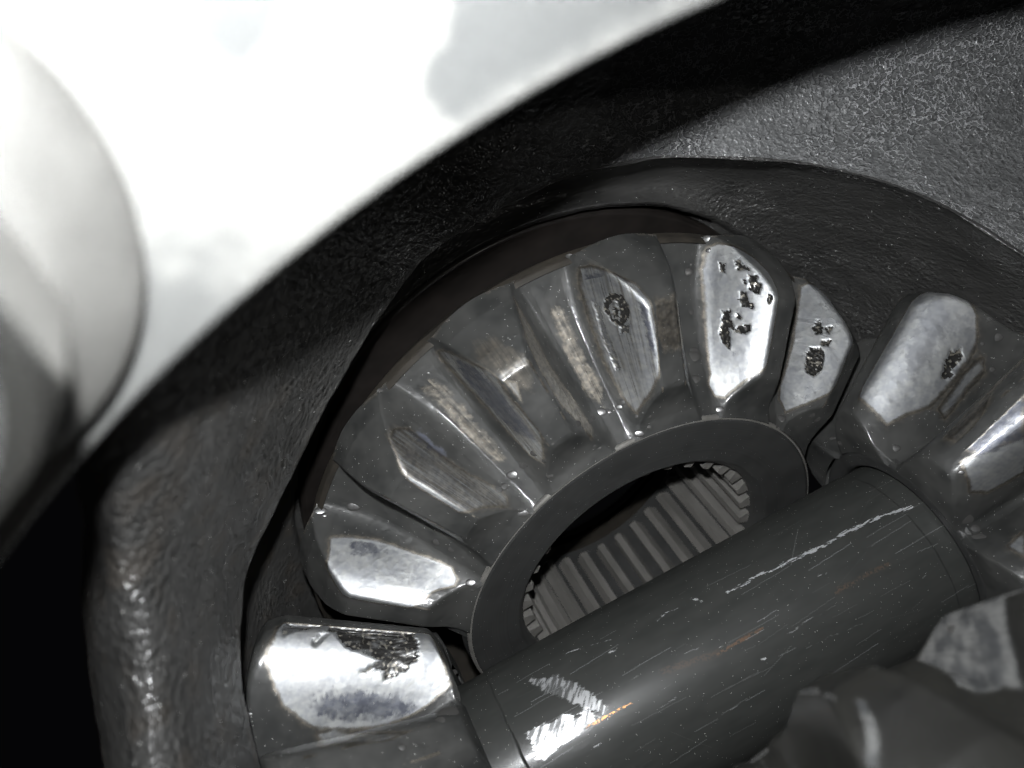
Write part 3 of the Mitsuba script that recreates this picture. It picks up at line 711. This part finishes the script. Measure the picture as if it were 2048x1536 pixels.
def pin_mesh():
    x = np.concatenate([[-46, -45.7], np.linspace(-45.5, -27, 40), np.linspace(-26.9, 30, 620), np.linspace(30.2, 45.5, 30), [45.7, 46]])
    arc = np.concatenate([np.linspace(10, 32, 250), np.linspace(32.3, 10 + 2 * math.pi * 11, 120)])
    X, A = np.meshgrid(x, arc, indexing='ij')
    Rr = np.where(np.abs(X) > 45.6, 10.6, 11.0) - 0.10 * step(25.25, 25.4, X + 0.03 * np.sin(A * 1.3)) - 0.16 * step(24.0, 24.15, -X + 0.05 * np.sin(A * 1.7))
    bare, cop, dep = np.zeros(X.shape), np.zeros(X.shape), np.zeros(X.shape)
    q = np.stack([X * 1.0, A * 1.0, 0 * X], -1)
    n1, n2 = meshkit.fbm(q * [0.7, 3, 1], 3, 51) - 0.5, meshkit.fbm(q * [2.2, 9, 1], 3, 52) - 0.5
    for w, val, pts in PIN_LINES:
        d = seg_dist(X, A, pts) + n1 * 0.3 + n2 * (0.12 + w * 2.6)
        streak = meshkit.fbm(np.stack([X * 0.9 + A * 0.4, A * 11.0, 0 * X], -1), 3, 54)
        k = 0.75 * val * step(w + 0.04, w - 0.08, d) * (0.12 + 0.85 * step(0.36, 0.52, streak))
        bare, dep = np.maximum(bare, k), np.maximum(dep, 0.05 * k)
    rs = np.random.default_rng(5)
    for i in range(70):
        x0, a0, ln = rs.uniform(-24, 27), rs.uniform(13, 31), rs.uniform(0.8, 7.0)
        sl = rs.normal(0, 0.05) if i % 5 else rs.normal(0, 0.6)
        near = (np.abs(X - x0 - ln / 2) < ln) & (np.abs(A - a0) < 4)
        d = seg_dist(X[near], A[near], [(x0, a0), (x0 + ln, a0 + ln * sl)])
        bare[near] = np.maximum(bare[near], rs.uniform(0.06, 0.30) * step(0.075, 0.02, d))
    for val, pts in PIN_SCUFFS:
        d = poly_dist(X, A, pts) + n1 * 0.7 + n2 * 0.6
        stripes = meshkit.fbm(np.stack([(X - 0.9 * A) * 0.5, (X + A) * 4.0, 0 * X], -1), 3, 53)
        k = val * step(0.15, -0.2, d) * (0.35 + 0.65 * step(0.36, 0.55, stripes))
        bare, dep = np.maximum(bare, k), np.maximum(dep, 0.03 * k)
    for w, val, pts in PIN_COPPER:
        k = val * step(w, w * 0.2, seg_dist(X, A, pts) + n1 * 0.3 + n2 * 0.4)
        cop = np.maximum(cop, k)
    bare *= 1 - cop
    Rr = Rr - dep * (0.6 + 1.5 * n2) + 0.006 * n1
    a = A / 11.0
    v = np.stack([X, Rr * np.cos(a), Rr * np.sin(a)], -1).reshape(-1, 3)
    f = grid_faces(len(x), len(arc))
    put('cross_pin', v, f, 'pin_steel', uv=np.stack([bare.ravel(), cop.ravel()], -1))


pin_mesh()
labels['cross_pin'] = {'label': 'thick oily dark steel pin crossing the picture with white scratches and scuffs', 'category': 'pin'}

# ------------------------------------------------------------------ thrust washer behind the side gear
v, f = revolve(fillet([(20, 40.5), (20, 39.3), (38.6, 39.3), (39.2, 39.9), (39.2, 41.0)], 0.3), 'y', 256)
put('thrust_washer', v, f, 'washer_steel', smooth=40)
labels['thrust_washer'] = {'label': 'thin brownish washer behind the rim of the middle gear', 'category': 'washer'}

# ------------------------------------------------------------------ differential case
# columns along the lip of the window: lip (u, v, depth) then points outwards over the shell
COLS = [
    [(560, 1700, 64), (515, 1700, 58), (440, 1700, 53), (330, 1700, 48), (240, 1700, 48), (230, 1700, 66)],
    [(525, 1536, 69), (480, 1536, 63), (430, 1520, 58), (320, 1530, 51.5), (225, 1536, 52), (215, 1560, 70)],
    [(490, 1400, 72), (455, 1400, 65.5), (410, 1380, 60), (305, 1385, 53), (205, 1400, 54), (190, 1420, 72)],
    [(482, 1270, 74), (445, 1260, 67), (395, 1255, 61), (295, 1250, 53), (185, 1250, 53.5), (165, 1260, 72)],
    [(500, 1130, 76), (455, 1110, 69), (405, 1090, 62), (300, 1070, 53), (190, 1040, 50), (165, 1050, 66)],
    [(560, 1000, 77), (510, 975, 69), (450, 940, 60.5), (340, 890, 50), (215, 850, 45.5), (100, 790, 45)],
    [(632, 850, 78), (575, 815, 72), (500, 770, 62), (380, 690, 51.5), (270, 620, 46), (150, 520, 45)],
    [(690, 752, 79), (635, 708, 73), (560, 650, 63.5), (430, 550, 53), (320, 470, 48), (200, 360, 46.5)],
    [(766, 628, 80), (712, 582, 75), (640, 520, 67), (520, 420, 58), (420, 320, 56), (300, 180, 51)],
    [(844, 524, 81), (795, 476, 76.5), (730, 410, 72), (630, 310, 66), (560, 220, 61), (460, 60, 55)],
    [(920, 468, 80), (890, 410, 78), (840, 330, 76), (760, 220, 72), (690, 100, 67), (600, -60, 60)],
    [(1000, 418, 82), (980, 360, 80), (950, 280, 79), (890, 160, 75), (840, 40, 70), (780, -140, 63)],
    [(1130, 360, 84), (1120, 310, 83), (1110, 230, 81), (1080, 100, 78), (1050, -40, 73), (1010, -200, 66)],
    [(1280, 322, 86), (1280, 270, 85), (1280, 190, 84), (1280, 60, 82), (1280, -80, 77), (1280, -250, 69)],
    [(1450, 318, 87), (1460, 270, 87), (1480, 190, 87.5), (1510, 60, 86), (1540, -80, 82), (1580, -260, 73)],
    [(1600, 328, 87), (1620, 280, 88), (1650, 200, 89), (1700, 70, 89), (1750, -80, 85), (1800, -260, 76)],
    [(1700, 348, 86.5), (1730, 300, 88), (1780, 210, 90), (1850, 80, 91), (1930, -70, 88), (2000, -260, 79)],
    [(1800, 378, 86), (1840, 330, 88), (1900, 240, 90.5), (1990, 110, 93), (2090, -50, 91), (2200, -250, 83)],
    [(1900, 422, 85), (1940, 375, 87.5), (2010, 290, 90.5), (2120, 160, 94), (2240, 0, 94), (2400, -200, 87)],
    [(2040, 508, 83), (2080, 465, 86), (2150, 380, 89.5), (2270, 260, 94), (2400, 120, 95), (2600, -100, 90)],
    [(2200, 610, 80), (2240, 570, 83), (2310, 490, 87), (2430, 380, 92), (2560, 260, 95), (2750, 50, 92)],
]


def spline_resample(A, n, axis):
    from scipy.interpolate import PchipInterpolator
    t = np.arange(A.shape[axis], dtype=float)
    return PchipInterpolator(t, A, axis=axis)(np.linspace(0, t[-1], n))


lipw = np.array([[at(*q) for q in col] for col in COLS])         # columns x rows x 3
outer = spline_resample(spline_resample(lipw, 420, 0), 160, 1)
from scipy.ndimage import gaussian_filter1d
wide = gaussian_filter1d(outer, 20, axis=1, mode='nearest')
smooth_ = gaussian_filter1d(outer, 9, axis=1, mode='nearest')
arm = np.clip(1.6 - 3.0 * np.arange(len(outer)) / len(outer), 0, 1)[:, None, None]
smooth_ = wide * arm + smooth_ * (1 - arm)
smooth_ = gaussian_filter1d(smooth_, 5, axis=0, mode='nearest')
keep = np.exp(-np.arange(outer.shape[1]) / 8.0)[None, :, None]
outer = outer * keep + smooth_ * (1 - keep)
nlip = len(outer)
# inner wall: from the lip along the spherical cavity to the seat of the washer
lip = outer[:, 0]
seat_a = np.arctan2(lip[:, 2], lip[:, 0])
inner = []
RC = 57.0
for i in range(nlip):
    p0 = lip[i]
    a = np.radians(np.interp(i / (nlip - 1), [0, 0.5, 1], [215, 95, -30]))
    p1 = np.array([41.0 * np.cos(a), 37.0, 41.0 * np.sin(a)])
    t = np.linspace(0, 1, 90)[:, None]
    w = (p0 - CAM) / np.linalg.norm(p0 - CAM)
    left = float(np.interp(i / (nlip - 1), [0.0, 0.42, 0.60, 1.0], [1.0, 1.0, 0.0, 0.0]))
    away = p0 - np.array([0, 30.0, 0])
    away -= w * (away @ w)
    pc = p0 + w * 17.0 + np.array([0, 1.5, 0.0]) + away / np.linalg.norm(away) * 9.0 * left                   # the wall of the opening runs straight in before it rounds to the seat
    inner.append((1 - t) ** 2 * p0 + 2 * t * (1 - t) * pc + t * t * p1)
inner = np.array(inner)
seat = inner[:, -1]
floor = np.stack([seat, seat * [0.985, 1, 0.985] + [0, 0.5, 0], seat * [0.97, 1, 0.97] + [0, 4.5, 0], seat * [0.45, 1, 0.45] + [0, 4.5, 0]], 1)
sheet = np.concatenate([floor[:, ::-1], inner[:, -2:0:-1], outer[:, 0:]], 1)
n, m = sheet.shape[:2]
v = sheet.reshape(-1, 3)
f = grid_faces(n, m)
nv = vnormals(v, f)
lump = (meshkit.fbm(v * 0.25, 3, 11) - 0.5) * 0.5 + (meshkit.fbm(v * 1.1, 3, 12) - 0.5) * 0.11
v = v + nv * lump[:, None]
mid = n // 2 * m + m - 30
if vnormals(v, f)[mid] @ (CAM - v[mid]) < 0:
    f = f[:, ::-1]
nn = vnormals(v, f)
split = sheet.shape[1] - outer.shape[1] + 4
ids = np.arange(n * m).reshape(n, m)
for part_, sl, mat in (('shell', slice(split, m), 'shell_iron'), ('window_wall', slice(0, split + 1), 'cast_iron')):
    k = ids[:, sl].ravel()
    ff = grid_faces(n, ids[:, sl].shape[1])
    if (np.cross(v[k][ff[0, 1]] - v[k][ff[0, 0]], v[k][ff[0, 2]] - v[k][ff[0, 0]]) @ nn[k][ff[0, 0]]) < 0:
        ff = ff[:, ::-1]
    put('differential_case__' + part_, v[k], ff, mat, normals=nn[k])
GEOM['differential_case'] = (v, f)
labels['differential_case'] = {'label': 'rough black cast iron case around the gears with a wide oily window', 'category': 'gear case'}

# beads of oil on the shaded wall under the ring
rng = np.random.default_rng(7)
cv, cf = GEOM['differential_case']
cn = vnormals(cv, cf)
d = cv - CAM
cpx = np.stack([1024 + FPX * (d @ RIGHT) / (d @ FWD), 768 + FPX * (d @ DOWN) / (d @ FWD)], -1)
front = ((cn * -d).sum(1) > 0)
ball = trimesh.creation.icosphere(subdivisions=2)
dv, df, at0 = [], [], 0
LIPS = [(1600, 334), (1625, 339), (1650, 344), (1672, 348), (1695, 352), (1712, 356), (1730, 361), (1748, 367), (1768, 374), (1790, 382), (1812, 391), (1840, 402), (1875, 416)]  # bead row added to stand in for the wet highlight of the lip
for i in range(260 + len(LIPS)):
    if i < 110:
        t, u = rng.random(), rng.normal()
        px, py = 850 + 200 * t + 26 * u, 385 - 150 * t + 30 * rng.normal()
        size = 0.10 + 0.26 * rng.random() ** 2
    elif i >= 260:
        (px, py), size = LIPS[i - 260], rng.uniform(0.22, 0.42)
    else:
        px, py = rng.uniform(250, 1900), rng.uniform(60, 900)
        size = 0.05 + 0.09 * rng.random() ** 2
    e = np.hypot(*(cpx - [px, py]).T) + 1e3 * ~front
    j = int(e.argmin())
    if e[j] > 12:
        continue
    n_ = cn[j]
    a_ = np.cross(n_, rng.normal(size=3))
    a_ /= np.linalg.norm(a_)
    b_ = np.cross(n_, a_)
    p = ball.vertices * [size * rng.uniform(0.8, 2.0), size * rng.uniform(0.7, 1.1), size * 0.45]
    dv.append(cv[j] + p[:, :1] * a_ + p[:, 1:2] * b_ + p[:, 2:] * n_)
    df.append(ball.faces + at0)
    at0 += len(p)
put('differential_case__oil_beads', np.vstack(dv), np.vstack(df), 'oil', smooth=True)
labels['differential_case__oil_beads'] = {'label': 'glinting beads of dark oil on the shaded wall of the case', 'kind': 'stuff'}

labels['side_gear__tooth_004'] = {'label': 'tooth with scattered black pits on its bright flank'}
labels['side_gear__tooth_005'] = {'label': 'tooth with one large dark pit on its bright flank'}
labels['side_gear__tooth_003'] = {'label': 'tooth with a ring-shaped pit on its streaked flank'}
labels['side_gear__tooth'] = {'label': 'lowest tooth with a bright polished flank'}
labels['pinion_gear_001__tooth_001'] = {'label': 'bright polished tooth with a large ragged chip in its edge'}
labels['pinion_gear__tooth_001'] = {'label': 'broad polished tooth with a small dark pit'}

# ------------------------------------------------------------------ ring flange and its bolt
v, f = revolve(fillet([(77.0, 10), (77.0, -9.0), (77.5, -9.6), (130, -9.6), (130, 10)], 0.5), 'y', 720)
put('ring_flange', v, f, 'machined_steel', smooth=40)
labels['ring_flange'] = {'label': 'overexposed bright machined metal ring in the upper left, nearest to the lens', 'category': 'flange'}

BOLT = np.array([-37.5, 0, 82.0])
v, f = revolve(fillet([(0.1, -9.4), (11.1, -9.7), (11.1, -11.6), (10.4, -12.2), (8.2, -13.6), (0.1, -13.8)], 0.4), 'y', 96)
put('flange_bolt__washer_face', v + BOLT, f, 'bolt_steel', smooth=40)
hexv = []
for y, k in ((-13.4, 1.0), (-18.6, 1.0), (-19.4, 0.95), (-19.8, 0.90), (-19.8, 0.78)):
    for i in range(72):
        a = math.radians(i * 5 + 12)
        hexr = 8.6 * math.cos(math.radians(30)) / math.cos((a + math.radians(30)) % math.radians(60) - math.radians(30))
        rr = hexr if k == 1.0 else min(hexr, 8.6 * k)
        hexv.append([rr * math.cos(a) if k else 0, y, rr * math.sin(a) if k else 0])
v = np.array(hexv).reshape(5, 72, 3)
v = np.concatenate([v, v[:, :1]], 1)
put('flange_bolt__hex_head', v[:2].reshape(-1, 3) + BOLT, grid_faces(2, 73), 'bolt_steel', smooth=35)
put('flange_bolt__head_face', v[1:].reshape(-1, 3) + BOLT, grid_faces(4, 73), 'shaded_steel', smooth=35)
v, f = revolve(fillet([(6.9, -19.75), (6.3, -19.4), (5.4, -18.2), (0.05, -17.8)], 0.4), 'y', 72)
put('flange_bolt__head_recess', v + BOLT, f, 'near_steel', smooth=40)  # dark recess added to deepen the shade painted on the head
labels['flange_bolt'] = {'label': 'blurred flanged hex bolt head on the bright ring at the left edge', 'category': 'bolt'}
